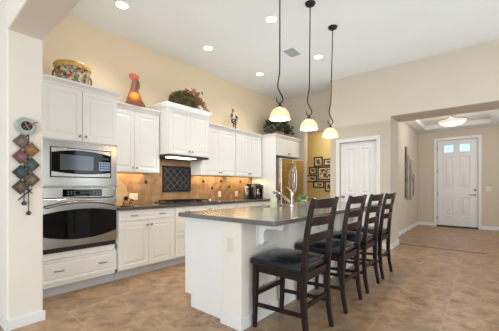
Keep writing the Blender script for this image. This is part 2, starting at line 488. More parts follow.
def house_door(name, y, x0, x1, z0, z1, rects):
    f = FY(y)
    b = B().rings(f, (x0, x1, z0, z1), [(0, -.04), (0, 0)])
    d = struct(name, b, 'trim')
    for k, r in enumerate(rects):
        obj('panel', B().rings(f, r, [(0, -.004), (.010, .014), (.022, .014), (.036, .002), (.055, .002), (.085, .012)], False, True), 'trim', d)
    return d


casing('trim_2', YB, DX0, DX1, DZ)
d1 = house_door('door_1', YB + .03, DX0 + .008, DX1 - .008, .012, DZ - .008,
                [(DX0 + .11, (DX0 + DX1) / 2 - .045, 1.0, 1.93), ((DX0 + DX1) / 2 + .045, DX1 - .11, 1.0, 1.93),
                 (DX0 + .11, (DX0 + DX1) / 2 - .045, .2, .86), ((DX0 + DX1) / 2 + .045, DX1 - .11, .2, .86)])
for z in (.25, 1.0, 1.83):
    obj('hinge', B().tube([(DX1 - .004, YB + .02, z - .045), (DX1 - .004, YB + .02, z + .045)], .008), 'nickel', d1, label='nickel hinge')
obj('door_knob', B().lathe([(.026, 0), (.026, -.01), (.01, -.015), (.01, -.04), (.028, -.05), (.028, -.07), (.012, -.08)], (DX0 + .075, YB + .03, .95), axis='y'), 'nickel', d1, 40, label='nickel knob')

casing('trim_3', 9.87, FL, FR, FT)
d2 = house_door('door_2', 9.895, FL + .01, FR - .01, .03, FT - .01,
                [(-.90, -.66, 1.15, 2.02), (-.52, -.28, 1.15, 2.02), (-.90, -.66, .30, .88), (-.52, -.28, .30, .88)])
for x0, x1 in ((-.885, -.672), (-.522, -.305)):
    wf = obj('door_window', B().ringp(FY(9.895), [(x0 - .025, 2.11), (x1 + .025, 2.11), (x1 + .025, 2.355), (x0 - .025, 2.355)], [(x0, 2.135), (x1, 2.135), (x1, 2.33), (x0, 2.33)], 0, .012), 'trim', d2)
    obj('pane', B().box(x0, x1, 9.888, 9.892, 2.135, 2.33), 'daypane', wf, label='daylit square pane')
obj('deadbolt', B().lathe([(.03, 0), (.03, -.02), (.015, -.028)], (-.19, 9.895, 1.06), axis='y'), 'nickel', d2, 40)
obj('door_handle', B().lathe([(.026, 0), (.026, -.02), (.01, -.022), (.01, -.05)], (-.19, 9.895, .925), axis='y').bar((-.19, 9.845, .925), (-.31, 9.845, .925), .01, .008), 'nickel', d2, 40)
for z in (.25, .95, 1.6, 2.25):
    obj('hinge', B().tube([(FL + .008, 9.885, z - .05), (FL + .008, 9.885, z + .05)], .01), 'nickel', d2)
struct('trim_4', B().box(FL, FR, 9.82, 9.89, 0, .04), 'threshold')

struct('trim_5', B().box(-1.31, 0.02, 6.33, 6.352, 0, .004), 'threshold')

# ------------------------------------------------------------------ cabinet helpers
DOOR = [(0, -.02), (0, 0), (.052, 0), (.058, -.006), (.070, -.006), (.092, 0.0)]
DRAW = [(0, -.02), (0, 0), (.026, 0), (.031, -.005), (.040, -.005), (.052, 0)]


def cab_door(parent, x, a0, a1, b0, b1, knob=None, prof=DOOR):
    d = obj('door', B().rings(FX(x), (a0, a1, b0, b1), prof), 'cab', parent, bevel=.002)
    if knob:
        obj('knob', B().lathe([(.006, 0), (.006, .014), (.014, .02), (.014, .027), (.006, .03)], (x, knob[0], knob[1]), 14, 'x'), 'nickel', d, 40)
    return d


def cab_drawer(parent, x, a0, a1, b0, b1, pulls=()):
    d = obj('drawer', B().rings(FX(x), (a0, a1, b0, b1), DRAW if b1 - b0 > .12 else [(0, -.02), (0, 0), (.022, 0), (.027, -.004)]), 'cab', parent, bevel=.002)
    for a in pulls:
        z = (b0 + b1) / 2
        obj('pull', B().tube([(x, a - .045, z), (x + .022, a - .03, z), (x + .026, a, z), (x + .022, a + .03, z), (x, a + .045, z)], .006, 6), 'nickel', d, 40)
    return d


def crown(parent, x0, x1, y0, y1, z0, e0=1, e1=1, m='cab', xin=None):
    pr = [(0, 0), (.008, .004), (.012, .02), (.04, .048), (.046, .052), (.046, .068)]
    b = B().loops([[(x0, y0 - o * e0, z0 + h), (x1 + o, y0 - o * e0, z0 + h), (x1 + o, y1 + o * e1, z0 + h), (x0, y1 + o * e1, z0 + h)] for o, h in pr])
    if xin is not None:   # the return stops where the neighbouring cabinet begins
        b = B().loops([[(x0, y0, z0 + h), (x1 + o, y0, z0 + h), (x1 + o, y1 + o, z0 + h), (xin, y1 + o, z0 + h), (xin, y1, z0 + h), (x0, y1, z0 + h)] for o, h in pr])
    return obj('crown_moulding', b, m, parent)


F0 = -3.44   # front of the base and tall cabinet doors
# ------------------------------------------------------------------ tall oven cabinet
t = thing('oven_cabinet', (-3.78, 1.25, 0), 'tall cream cabinet housing the microwave and the wall oven', 'cabinet')
Y0, Y1 = .845, 1.642
xb = F0 - .02
hb = B().box(XO, xb, Y0, Y0 + .02, .11, 2.232).box(XO, xb, Y1 - .02, Y1, .11, 2.232).box(XO, XO + .02, Y0, Y1, .11, 2.232)
for z0, z1 in ((.11, .15), (.395, .46), (1.146, 1.163), (1.64, 1.66), (2.2, 2.232)): hb.box(XO, xb, Y0, Y1, z0, z1)
obj('body', hb, 'cab', t)
obj('toe_kick', B().box(-3.98, -3.515, Y0, Y1, 0, .11), 'kick', t)
crown(t, XO, xb, Y0, Y1, 2.228, 0, 1, xin=-3.765)
ym = 1.252
cab_door(t, F0, Y0 + .006, ym - .002, 1.655, 2.222, (ym - .03, 1.71))
cab_door(t, F0, ym + .002, Y1 - .006, 1.655, 2.222, (ym + .03, 1.71))
cab_drawer(t, F0, Y0 + .01, Y1 - .01, .15, .392, (1.03, 1.47))

# wall oven
ov = thing('built_in_oven', (-3.7, 1.25, .465), 'stainless wall oven with bowed black glass below the microwave', 'oven')
a0, a1 = .868, 1.622
obj('body', B().box(-4.06, xb - .004, a0 + .015, a1 - .015, .468, 1.142), 'dark', ov)
cp = obj('control_panel', B().rings(FX(F0), (a0, a1, 1.035, 1.145), [(0, -.02), (0, .006), (.004, .01)]), 'steel', ov)
obj('display', B().box(F0 + .008, F0 + .013, 1.055, 1.455, 1.048, 1.128), 'blackglass', cp)
obj('screen', B().box(F0 + .012, F0 + .0145, 1.22, 1.33, 1.076, 1.102), 'display', cp)
for y in (1.10, 1.36):
    kb = B()
    for k in range(3):
        for j in range(2): kb.box(F0 + .012, F0 + .0142, y + k * .03, y + .015 + k * .03, 1.07 + j * .025, 1.08 + j * .025)
    obj('keypad', kb, 'button', cp)
dr = obj('door', B().rings(FX(F0), (a0, a1, .515, 1.028), [(0, -.018), (0, .016), (.006, .022)]), 'steel', ov)


def lens(a0, a1, zb, zt, zbm, ztm, n=14):
    lo = [(a0 + (a1 - a0) * k / n, zb + (zbm - zb) * (1 - (2 * k / n - 1) ** 2)) for k in range(n + 1)]
    hi = [(a0 + (a1 - a0) * k / n, zt + (ztm - zt) * (1 - (2 * k / n - 1) ** 2)) for k in range(n, -1, -1)]
    return lo + hi


obj('window', B().prism(FX(F0), lens(a0 + .004, a1 - .004, .645, .872, .585, .915), .018, .0245), 'blackglass', dr, label='bowed black glass window')
obj('handle', B().tube([(F0 + .02, a0 + .03, .945)] + [(F0 + .055, a0 + .03 + (a1 - a0 - .06) * k / 12, .945 + .045 * (1 - (k / 6 - 1) ** 2)) for k in range(13)] + [(F0 + .02, a1 - .03, .945)], .014, 10), 'steel', dr, 50)
obj('vent', B().box(xb, F0 - .003, a0, a1, .465, .512), 'dark', ov, label='black vent slot')

# microwave
mw = thing('microwave', (-3.7, 1.25, 1.164), 'built-in stainless microwave with curved black door above the wall oven', 'microwave')
obj('body', B().box(-4.0, xb - .002, .90, 1.59, 1.20, 1.60), 'dark', mw)
R1 = [(a0, 1.164), (a1 + .006, 1.164), (a1 + .006, 1.638), (a0, 1.638)]
i0, i1, j0, j1 = .942, 1.562, 1.256, 1.574
R2 = [(i0, j0), (i1, j0), (i1, j1), (i0, j1)]
obj('trim_kit', B().ringp(FX(F0), R1, R2, -.018, .008), 'steel', mw, bevel=.002)
md = obj('door', B().rings(FX(F0), (i0 + .008, i1 - .008, j0 + .006, j1 - .006), [(0, -.018), (0, .010), (.004, .014)]), 'steel', mw)
obj('glass', B().prism(FX(F0), lens(i0 + .012, i1 - .012, 1.318, 1.515, 1.292, 1.552), .012, .017), 'blackglass', md)
obj('window', B().prism(FX(F0), [(1.03, 1.335), (1.36, 1.335), (1.36, 1.495), (1.03, 1.5)], .016, .019), 'greyglass', md, label='grey mesh window')
obj('control_panel', B().prism(FX(F0), [(1.42, 1.335), (1.545, 1.342), (1.545, 1.44), (1.42, 1.44)], .016, .019), 'keypadglint', md, label='keypad with painted blue window reflection')
kb = B()
for k in range(4):
    for j in range(3): kb.box(F0 + .018, F0 + .0205, 1.43 + k * .03, 1.45 + k * .03, 1.355 + j * .028, 1.37 + j * .028)
obj('keypad', kb, 'blackplastic', md)
obj('clock', B().box(F0 + .016, F0 + .0195, 1.44, 1.53, 1.465, 1.49), 'display', md)

# ------------------------------------------------------------------ base cabinets and worktop
ZT = .90


def base_cab(label, y0, y1, seams):
    t = thing('base_cabinet', (-3.78, (y0 + y1) / 2, 0), label, 'cabinet')
    obj('body', B().box(XO, xb, y0, y1, .11, ZT - .04), 'cab', t)
    obj('toe_kick', B().box(-3.98, -3.515, y0, y1, 0, .11), 'kick', t)
    return t


g1, g2, g3, g4 = 1.646, 2.478, 3.36, 4.22
t = base_cab('cream base cabinet with wide drawer over two doors right of the oven', g1, g2, 0)
cab_drawer(t, F0, g1 + .008, g2 - .006, .725, .85, (1.86, 2.27))
ym = (g1 + g2) / 2
cab_door(t, F0, g1 + .008, ym - .002, .125, .712, (ym - .03, .655))
cab_door(t, F0, ym + .002, g2 - .006, .125, .712, (ym + .03, .655))
t = base_cab('cream base cabinet with a stack of drawers beneath the cooktop', g2, g3, 0)
for z0, z1 in ((.125, .43), (.442, .712), (.725, .85)): cab_drawer(t, F0, g2 + .008, g3 - .006, z0, z1, (2.7, 3.14))
t = base_cab('cream base cabinet between the cooktop and the coffee maker', g3, g4, 0)
cab_drawer(t, F0, g3 + .008, g4 - .006, .725, .85, (3.79,))
cab_door(t, F0, g3 + .008, 3.788, .125, .712, (3.76, .655)); cab_door(t, F0, 3.792, g4 - .006, .125, .712, (3.82, .655))
t = base_cab('cream base cabinet beside the refrigerator panel, under the coffee maker', g4, 5.068, 0)
cab_drawer(t, F0, g4 + .008, 5.06, .725, .85, (4.64,))
cab_door(t, F0, g4 + .008, 4.642, .125, .712, (4.61, .655)); cab_door(t, F0, 4.646, 5.06, .125, .712, (4.68, .655))
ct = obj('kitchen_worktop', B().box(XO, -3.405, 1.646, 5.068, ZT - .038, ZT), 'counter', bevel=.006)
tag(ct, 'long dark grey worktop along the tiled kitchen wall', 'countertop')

# backsplash
bs = thing('tile_backsplash', (XW, 3.3, ZT), 'tan travertine tile backsplash between the worktop and the wall cabinets', 'backsplash')
obj('tiling', B().box(XO, XW + .012, 1.646, 5.068, ZT, 1.357).box(XO, XW + .012, 2.475, 3.285, 1.357, 1.642), 'tile', bs)
for y, z in ((2.414, 1.225), (3.60, 1.255), (4.07, 1.265), (4.66, 1.265), (3.82, 1.125), (4.31, 1.15), (2.0, 1.13), (1.85, 1.22)):
    obj('accent_tile', B().prism(FX(XW + .012), [(y - .024, z - .024), (y + .024, z - .024), (y + .024, z + .024), (y - .024, z + .024)], -.004, .004), 'accent', bs)
pn = thing('accent_tile_panel', (XW + .012, 3.0, 1.07), 'framed charcoal diamond tile panel on the backsplash behind the cooktop', 'tile panel')
p0, p1, q0, q1 = 2.705, 3.292, 1.067, 1.508
obj('border', B().ringp(FX(XW + .0135), [(p0, q0), (p1, q0), (p1, q1), (p0, q1)], [(p0 + .032, q0 + .032), (p1 - .032, q0 + .032), (p1 - .032, q1 - .032), (p0 + .032, q1 - .032)], 0, .014), 'slate', pn, bevel=.003)
obj('tile_field', B().box(XW + .0135, XW + .019, p0 + .03, p1 - .03, q0 + .03, q1 - .03), 'slate', pn)
gr = B(); A0, A1, B0_, B1_ = p0 + .032, p1 - .032, q0 + .032, q1 - .032


def clip_line(a, b, s):
    # 45 degree line b = s*(A) + c clipped to the panel
    pts = []
    for u in [A0 + (A1 - A0) * k / 400 for k in range(401)]:
        v = b + s * (u - a)
        if B0_ <= v <= B1_: pts.append((u, v))
    return (pts[0], pts[-1]) if len(pts) > 3 else None


for k in range(-8, 9):
    for s in (1, -1):
        r = clip_line((A0 + A1) / 2 + .065 + k * .131, (B0_ + B1_) / 2, s)
        if r: gr.bar((XW + .0195, r[0][0], r[0][1]), (XW + .0195, r[1][0], r[1][1]), .0022, .001, (0, s, -1))
obj('grout_lines', gr, 'grout', pn)


def outlet(label, fr, a, b, w=.072, h=.116, gang=1):
    o = thing('power_outlet', fr(a, b, 0), label, 'outlet')
    obj('plate', B().rings(fr, (a - w / 2, a + w / 2, b - h / 2, b + h / 2), [(0, 0), (0, .004), (.005, .007)]), 'plastic', o)
    for k in range(gang):
        c = a + (k - (gang - 1) / 2) * .055
        for s in (-1, 1):
            obj('socket', B().rings(fr, (c - .016, c + .016, b + s * .022 - .014, b + s * .022 + .014), [(0, .006), (.002, .0085)]), 'plastic', o)
    return o


fb = FX(XW + .012)
outlet('wide double outlet plate on the backsplash left of the cooktop', fb, 2.205, 1.0, .135, .1, 2)
outlet('outlet plate on the backsplash just right of the cooktop', fb, 4.03, 1.0)
outlet('outlet plate on the backsplash beside the coffee maker', fb, 4.53, 1.0)

# ------------------------------------------------------------------ wall cabinets
def wall_cab(label, x, y0, y1, z0, z1, e0, e1, seamw=.004):
    t = thing('upper_cabinet', (XW, (y0 + y1) / 2, z0), label, 'cabinet')
    obj('body', B().box(XO, x - .02, y0, y1, z0, z1), 'cab', t)
    crown(t, XO, x - .02, y0, y1, z1 - .004, e0, e1)
    ym = (y0 + y1) / 2
    cab_door(t, x, y0 + .012, ym - .002, z0 + .006, z1 - .02, (ym - .03, z0 + .06))
    cab_door(t, x, ym + .002, y1 - .012, z0 + .006, z1 - .02, (ym + .03, z0 + .06))
    return t


wall_cab('cream two-door wall cabinet between oven cabinet and raised hood cabinet', -3.80, 1.646, 2.465, 1.36, 2.232, 0, 0)
wall_cab('raised, deeper cream two-door wall cabinet over the range hood', -3.60, 2.47, 3.29, 1.645, 2.345, 1, 1)
wall_cab('cream two-door wall cabinet just right of the hood cabinet', -3.80, 3.295, 4.17, 1.36, 2.232, 0, 0)
wall_cab('cream two-door wall cabinet nearest the refrigerator, over the coffee maker', -3.80, 4.172, 5.022, 1.36, 2.232, 0, 0)

hd = thing('range_hood', (-3.85, 2.88, 1.6), 'slim dark range hood with lit white strip under the raised cabinet', 'range hood')
obj('body', B().box(XW + .014, -3.61, 2.475, 3.285, 1.612, 1.644), 'cooktop', hd, bevel=.003)
obj('light_strip', B().box(-3.80, -3.625, 2.56, 3.02, 1.598, 1.612), 'striplight', hd, label='lit white strip')
obj('filter', B().box(-4.05, -3.84, 2.52, 3.24, 1.604, 1.612), 'dark', hd)
obj('control', B().box(-3.66, -3.615, 3.08, 3.24, 1.604, 1.612), 'blackplastic', hd)

# cooktop
ck = thing('gas_cooktop', (-3.78, 2.92, ZT), 'dark gas cooktop with black grates set in the kitchen worktop', 'cooktop')
obj('plate', B().box(-4.02, -3.50, 2.50, 3.36, ZT, ZT + .012), 'cooktop', ck, bevel=.004)
for y in (2.66, 2.90, 3.12):
    g = B()
    for dx in (-.2, 0, .2): g.box(-3.77 + dx - .006, -3.77 + dx + .006, y - .1, y + .1, ZT + .03, ZT + .042)
    for dy in (-.1, 0, .1): g.box(-3.98, -3.56, y + dy - .006, y + dy + .006, ZT + .03, ZT + .042)
    for dx in (-.2, .2):
        for dy in (-.094, .094): g.box(-3.77 + dx - .006, -3.77 + dx + .006, y + dy - .006, y + dy + .006, ZT + .01, ZT + .032)
    obj('grate', g, 'iron', ck)
    for x in (-3.88, -3.66): obj('burner', B().lathe([(.045, 0), (.045, .012), (.03, .014), (.03, .022)], (x, y, ZT + .01), 16), 'iron', ck, 40)
for k in range(4):
    obj('knob', B().lathe([(.018, 0), (.017, .022), (.01, .026)], (-3.92 + k * .11, 3.295, ZT + .011), 14), 'chrome', ck, 40)

# ------------------------------------------------------------------ refrigerator and its enclosure
XE = -3.46
fe = thing('refrigerator_enclosure', (-3.8, 5.6, 0), 'cream cabinet surround with two doors above the refrigerator', 'cabinet')
obj('side_panel', B().box(XO, XE, 5.07, 5.09, 0, 2.232), 'cab', fe)
obj('side_panel', B().box(XO, XE, 6.12, 6.14, 0, 2.232), 'cab', fe)
obj('body', B().box(XO, XE - .02, 5.09, 6.12, 1.84, 2.232), 'cab', fe)
crown(fe, XO, XE - .004, 5.07, 6.14, 2.228, .6, 0)
cab_door(fe, XE, 5.10, 5.603, 1.85, 2.215, (5.575, 1.90)); cab_door(fe, XE, 5.607, 6.11, 1.85, 2.215, (5.635, 1.90))
rf = thing('refrigerator', (-3.75, 5.6, 0), 'stainless french-door refrigerator with bowed handles beside the hall', 'refrigerator')
obj('body', B().box(-4.08, -3.42, 5.125, 6.085, .02, 1.78), 'fside', rf)
for y0, y1, hy in ((5.125, 5.602, 5.582), (5.608, 6.085, 5.628)):
    d = obj('door', B().rings(FX(-3.345), (y0, y1, .76, 1.775), [(0, -.072), (0, -.012), (.012, 0)]), 'fsteel', rf, bevel=.004)
    s = 1 if hy > 5.6 else -1
    obj('handle', B().tube([(-3.345, hy, .98)] + [(-3.345 + .035 + .035 * math.sin(PI * k / 10), hy + s * .022 * math.sin(PI * k / 10), .98 + .69 * k / 10) for k in range(11)] + [(-3.345, hy, 1.67)], .013, 10), 'chrome', d, 60)
fd = obj('freezer_drawer', B().rings(FX(-3.345), (5.125, 6.085, .1, .75), [(0, -.072), (0, -.012), (.012, 0)]), 'fsteel', rf, bevel=.004)
obj('handle', B().tube([(-3.345, 5.2, .66), (-3.29, 5.22, .66), (-3.29, 5.98, .66), (-3.345, 6.0, .66)], .013, 10), 'chrome', fd, 60)

# ------------------------------------------------------------------ island
YI, YE = 1.755, 4.50
il = thing('kitchen_island', (-1.85, 3.1, 0), 'white-panelled kitchen island with beige bar wall facing the stools', 'kitchen island')
obj('cabinet_body', B().box(-2.27, -1.724, YI, YE, .12, .867).box(-2.18, -1.724, YI, YE, .0, .12), 'cabw', il, label='plain white end panel')
obj('bar_wall', B().box(-1.724, -1.505, YI - .04, YE + .02, 0, .867), 'wall_lightened', il, bevel=.008, label='beige painted bar wall')
bbi = B().box(-1.728, -1.490, YI - .055, YI - .04, 0, .10).box(-1.505, -1.490, YI - .04, YE + .02, 0, .10)
obj('baseboard', bbi, 'trim', il, bevel=.004)
fx = lambda a, b, n: (a, n, b)
for y in (1.93, 3.0, 4.1):
    pr = [(-1.505, .867), (-1.25, .867), (-1.238, .83), (-1.248, .806), (-1.28, .798), (-1.315, .808), (-1.345, .806)]
    pr += [(-1.39 + .05 * math.cos(q), .752 + .05 * math.sin(q)) for q in (1.2, 1.7, 2.2, 2.7, 3.2)]
    pr += [(-1.44, .72), (-1.432, .69), (-1.45, .668), (-1.505, .662)]
    obj('corbel', B().prism(fx, pr, y, y + .075), 'trim', il, bevel=.004)
    obj('corbel_plate', B().box(-1.505, -1.493, y - .012, y + .087, .65, .867), 'trim', il)
fo = FY(YI - .04)
outlet('outlet plate on the beige end of the island bar wall', fo, -1.622, .675)
isl = B()
# top with cut-out for the sink
SX0, SX1, SY0, SY1 = -2.22, -1.95, 2.72, 3.42
IX0, IX1, IY0, IY1 = -2.30, -1.17, 1.692, 4.56
for x0, x1, y0, y1 in ((IX0, SX0, IY0, IY1), (SX1, IX1, IY0, IY1), (SX0, SX1, IY0, SY0), (SX0, SX1, SY1, IY1)): pass
zt0, zt1 = .867, .905
outer = [(IX0, IY0), (IX1, IY0), (IX1, IY1), (IX0, IY1)]
inner = [(SX0, SY0), (SX1, SY0), (SX1, SY1), (SX0, SY1)]
isl.ringp(lambda a, b, n: (a, b, n), outer, inner, zt0, zt1)
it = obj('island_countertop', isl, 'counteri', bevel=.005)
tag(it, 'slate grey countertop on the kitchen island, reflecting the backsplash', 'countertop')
sk = B().loops([[(SX0 - o, SY0 - o, z), (SX1 + o, SY0 - o, z), (SX1 + o, SY1 + o, z), (SX0 - o, SY1 + o, z)] for o, z in ((.012, .866), (-.003, .866), (-.012, .70))], False, True)
tag(obj('sink', sk, 'sink'), 'dark undermount sink let into the island countertop', 'sink')

# faucet
fa = thing('faucet', (-1.86, 3.09, .905), 'brushed chrome faucet with angled pull-out spout on the island', 'faucet')
fc_ = (-1.86, 3.09)
obj('base', B().lathe([(.034, 0), (.034, .012), (.026, .02)], (*fc_, .905), 18), 'chrome', fa, 40)
obj('body', B().lathe([(.024, .015), (.023, .12), (.026, .15), (.022, .175), (.010, .185)], (*fc_, .905), 18), 'chrome', fa, 40)
obj('spout', B().tube([(-1.86, 3.09, .945), (-1.93, 3.09, .99), (-2.01, 3.09, 1.045), (-2.08, 3.09, 1.085), (-2.11, 3.09, 1.095), (-2.13, 3.09, 1.085), (-2.135, 3.09, 1.06)], [.016, .015, .015, .015, .017, .019, .02], 12), 'chrome', fa, 60)
obj('lever', B().tube([(-1.86, 3.09, 1.085), (-1.885, 3.09, 1.105), (-1.93, 3.09, 1.145), (-1.95, 3.09, 1.15)], [.012, .010, .009, .007], 10), 'chrome', fa, 60)

cd = thing('candle', (-1.93, 2.79, .905), 'pale green pillar candle on the island beside the sink', 'candle')
obj('wax', B().lathe([(.039, 0), (.041, .004), (.041, .108), (.037, .112), (.006, .106)], (-1.93, 2.79, .905), 24), 'wax', cd, 40)
obj('wick', B().tube([(-1.93, 2.79, 1.01), (-1.928, 2.79, 1.025)], .002, 6), 'dark', cd)
vp = thing('potted_plant', (-1.80, 3.28, .905), 'small leafy plant in glass bowl on the island by the faucet', 'plant')
obj('vase', B().lathe([(.028, 0), (.045, .01), (.056, .04), (.054, .07), (.044, .088), (.047, .095), (.042, .092), (.05, .06), (.05, .035), (.03, .008)], (-1.80, 3.28, .905), 24), 'vaseglass', vp, 50, label='clear glass bowl')
obj('soil', B().lathe([(.03, .012), (.046, .035), (.047, .055), (.02, .06)], (-1.80, 3.28, .905), 18), 'twig', vp, 50)
lf = B()
for k in range(34):
    a = random.random() * 6.28; e = random.uniform(.15, 1.3); r = random.random() * .03
    lf.leaf((-1.80 + r * math.cos(a), 3.28 + r * math.sin(a), .96 + random.random() * .05), (math.cos(a) * math.cos(e), math.sin(a) * math.cos(e), math.sin(e)), random.uniform(.05, .085), .28)
obj('leaves', lf, 'succulent', vp, fixn=False)

# ------------------------------------------------------------------ bar stools
def make_stool():
    y0 = 1.82; w = .446; xc = -1.22
    s = thing('bar_stool', (xc, y0 + w / 2, 0), '', 'bar stool', 'bar stools along the island')
    ya, yb = y0 + .02, y0 + w - .02
    # front legs (towards the island)
    for y in (ya, yb):
        obj('leg', B().sweep([(-1.462, y, 0), (-1.455, y, .3), (-1.45, y, .53)], [(.014, .014), (.02, .02), (.022, .022)], (1, 0, 0)), 'wood', s, bevel=.003)
    # rear legs running up into the back posts
    for y in (ya, yb):
        pts = [(-.972, y, 0), (-.998, y, .15), (-1.012, y, .32), (-1.010, y, .5), (-.998, y, .66), (-.978, y, .84), (-.948, y, 1.0), (-.925, y, 1.075)]
        sec = [(.016, .015), (.018, .017), (.021, .018), (.023, .018), (.021, .018), (.018, .017), (.016, .016), (.013, .016)]
        obj('rear_post', B().sweep(pts, sec, (1, 0, 0)), 'wood', s, bevel=.003)
    ap = B().box(-1.44, -1.02, ya - .012, ya + .012, .462, .522).box(-1.44, -1.02, yb - .012, yb + .012, .462, .522)
    ap.box(-1.465, -1.44, ya, yb, .462, .522).box(-1.022, -1.0, ya, yb, .462, .522)
    obj('seat_frame', ap, 'wood', s, bevel=.003)
    # cushion with crowned top
    sx0, sx1, sy0, sy1 = -1.487, -1.012, y0 - .012, y0 + w + .012
    N = 12; cu = B(); top = []
    L = []
    for z, i in ((.52, .012), (.528, .002), (.548, 0), (.566, .004), (.578, .014)):
        L.append([(sx0 + i, sy0 + i, z), ((sx0 + sx1) / 2, sy0 + i, z), (sx1 - i, sy0 + i, z), (sx1 - i, (sy0 + sy1) / 2, z), (sx1 - i, sy1 - i, z), ((sx0 + sx1) / 2, sy1 - i, z), (sx0 + i, sy1 - i, z), (sx0 + i, (sy0 + sy1) / 2, z)])
    for k, i in enumerate((.04, .08, .13, .18)):
        z = (.592, .603, .611, .615)[k]
        L.append([(sx0 + i, sy0 + i, z - .006), ((sx0 + sx1) / 2, sy0 + i, z), (sx1 - i, sy0 + i, z - .006), (sx1 - i, (sy0 + sy1) / 2, z), (sx1 - i, sy1 - i, z - .006), ((sx0 + sx1) / 2, sy1 - i, z), (sx0 + i, sy1 - i, z - .006), (sx0 + i, (sy0 + sy1) / 2, z)])
    cu.loops(L)
    obj('seat', cu, 'leather', s, 50, label='black leather cushion')
    # ladder back slats, bowed backwards
    for z0, z1, xm in ((1.0, 1.062, -.934), (.872, .932, -.966), (.750, .808, -.986)):
        Lp = []
        for k in range(11):
            q = k / 10; y = ya + (yb - ya) * q; bow = .032 * (1 - (2 * q - 1) ** 2); crest = .010 * (1 - (2 * q - 1) ** 2)
            x = xm + bow; tt = (z1 - z0) * .13
            Lp.append([(x - .009, y, z0), (x + .009, y, z0), (x + .009 + tt, y, z1 + crest), (x - .009 + tt, y, z1 + crest)])
        obj('slat', B().loops(Lp), 'wood', s, bevel=.003)
    for y in (ya, yb): obj('stretcher', B().bar((-1.455, y, .19), (-1.0, y, .215), .009, .016, (0, 1, 0)), 'wood', s, bevel=.002)
    obj('stretcher', B().bar((-1.008, ya, .275), (-1.008, yb, .275), .009, .018, (1, 0, 0)), 'wood', s, bevel=.002)
    obj('stretcher', B().bar((-1.455, ya, .275), (-1.455, yb, .275), .009, .018, (1, 0, 0)), 'wood', s, bevel=.002)
    return s


st0 = make_stool()
labels = ['dark ladder-back bar stool nearest the camera, at the near end of the island',
          'dark ladder-back bar stool second in the row from the camera',
          'dark ladder-back bar stool third in the row from the camera',
          'dark ladder-back bar stool farthest from the camera, nearest the pantry door']
for dy, lb in zip((0, .722, 1.35, 1.96), labels):
    o = st0 if dy == 0 else copy_tree(st0)
    o.location.y = st0.location.y + dy; o['label'] = lb

# ------------------------------------------------------------------ pendants
def make_pendant():
    x, y = -1.61, 2.437
    p = thing('pendant_light', (x, y, 0), '', 'pendant light', 'pendant lights over the island')
    obj('canopy', B().lathe([(.03, -.032), (.055, -.022), (.062, -.008), (.062, 0)], (x, y, ZC), 24), 'bronze', p, 40)
    pts = [(x, y, ZC - .03), (x, y, 3.0), (x, y, 2.45)]
    cv = [(.0, 2.38), (-.003, 2.32), (-.010, 2.27), (-.018, 2.225), (-.022, 2.19), (-.014, 2.155), (.006, 2.11), (.026, 2.075), (.032, 2.05), (.024, 2.025), (.0, 2.005)]
    u = Vector((.8, .6, 0))
    ox = .02
    obj('rod', B().tube(pts + [(x + u.x * a, y + u.y * a, z) for a, z in cv], .0068, 8), 'bronze', p, 60)
    hk = [(.0, 2.005), (-.018, 2.014), (-.030, 2.032), (-.034, 2.052), (-.028, 2.068)]
    obj('hook', B().tube([(x + u.x * a, y + u.y * a, z) for a, z in hk], [.0065, .006, .006, .005, .004], 8), 'bronze', p, 60)
    obj('cap', B().lathe([(.008, 2.012), (.012, 1.995), (.018, 1.982), (.032, 1.974), (.034, 1.964)], (x, y, 0), 20), 'bronze', p, 40)
    pr = [(.032, 1.966)] + [(.105 * math.sin(q), 1.853 + .116 * math.cos(q)) for q in (.42, .62, .82, 1.02, 1.22, 1.4, 1.52)] + [(.105, 1.846)]
    obj('shade', B().lathe(pr, (x, y, 0), 36, cap0=False, cap1=False), 'shade', p, 60)
    pi_ = [(r - .005, z - .004 if i < 6 else z) for i, (r, z) in enumerate(pr)][1:]
    obj('shade_lining', B().lathe(pi_[:-1] + [(.100, 1.847)], (x, y, 0), 36, cap0=False, cap1=False), 'shade_in', p, 60)
    obj('bulb', B().ball((x, y, 1.90), .03, .03, .036, 14, 9), 'bulb', p, 60)
    return p


pd0 = make_pendant()
for y, lb in ((2.437, 'pendant lamp with cream glass dome, nearest the camera and hanging over the near island end'),
              (3.095, 'pendant lamp with cream glass dome, middle one of the three over the island'),
              (3.754, 'pendant lamp with cream glass dome, nearest the pantry door')):
    o = pd0 if y == 2.437 else copy_tree(pd0)
    # each rod hangs a hair off plumb from its canopy
    th = {2.437: 0.0, 3.095: .010, 3.754: .024}[y]
    o.location = (-1.61 - .771 * th * ZC, y - .637 * th * ZC, 0); o.rotation_euler = (-.637 * th, .771 * th, 0); o['label'] = lb
    point('pendant_glow', (-1.61 - .771 * th * 1.54, y - .637 * th * 1.54, 1.82), 6, WARM, .06)

# recessed lights
def make_can():
    r = thing('recessed_light', (0, 0, ZC), '', 'ceiling light', 'recessed ceiling lights')
    obj('trim_ring', B().lathe([(.066, -.002), (.07, -.007), (.09, -.007), (.096, -.001), (.096, .0), (.066, 0)], (0, 0, ZC), 28), 'trim', r, 50)
    obj('lens', B().lathe([(.067, -.003), (.067, -.0015)], (0, 0, ZC), 28), 'recess', r)
    return r


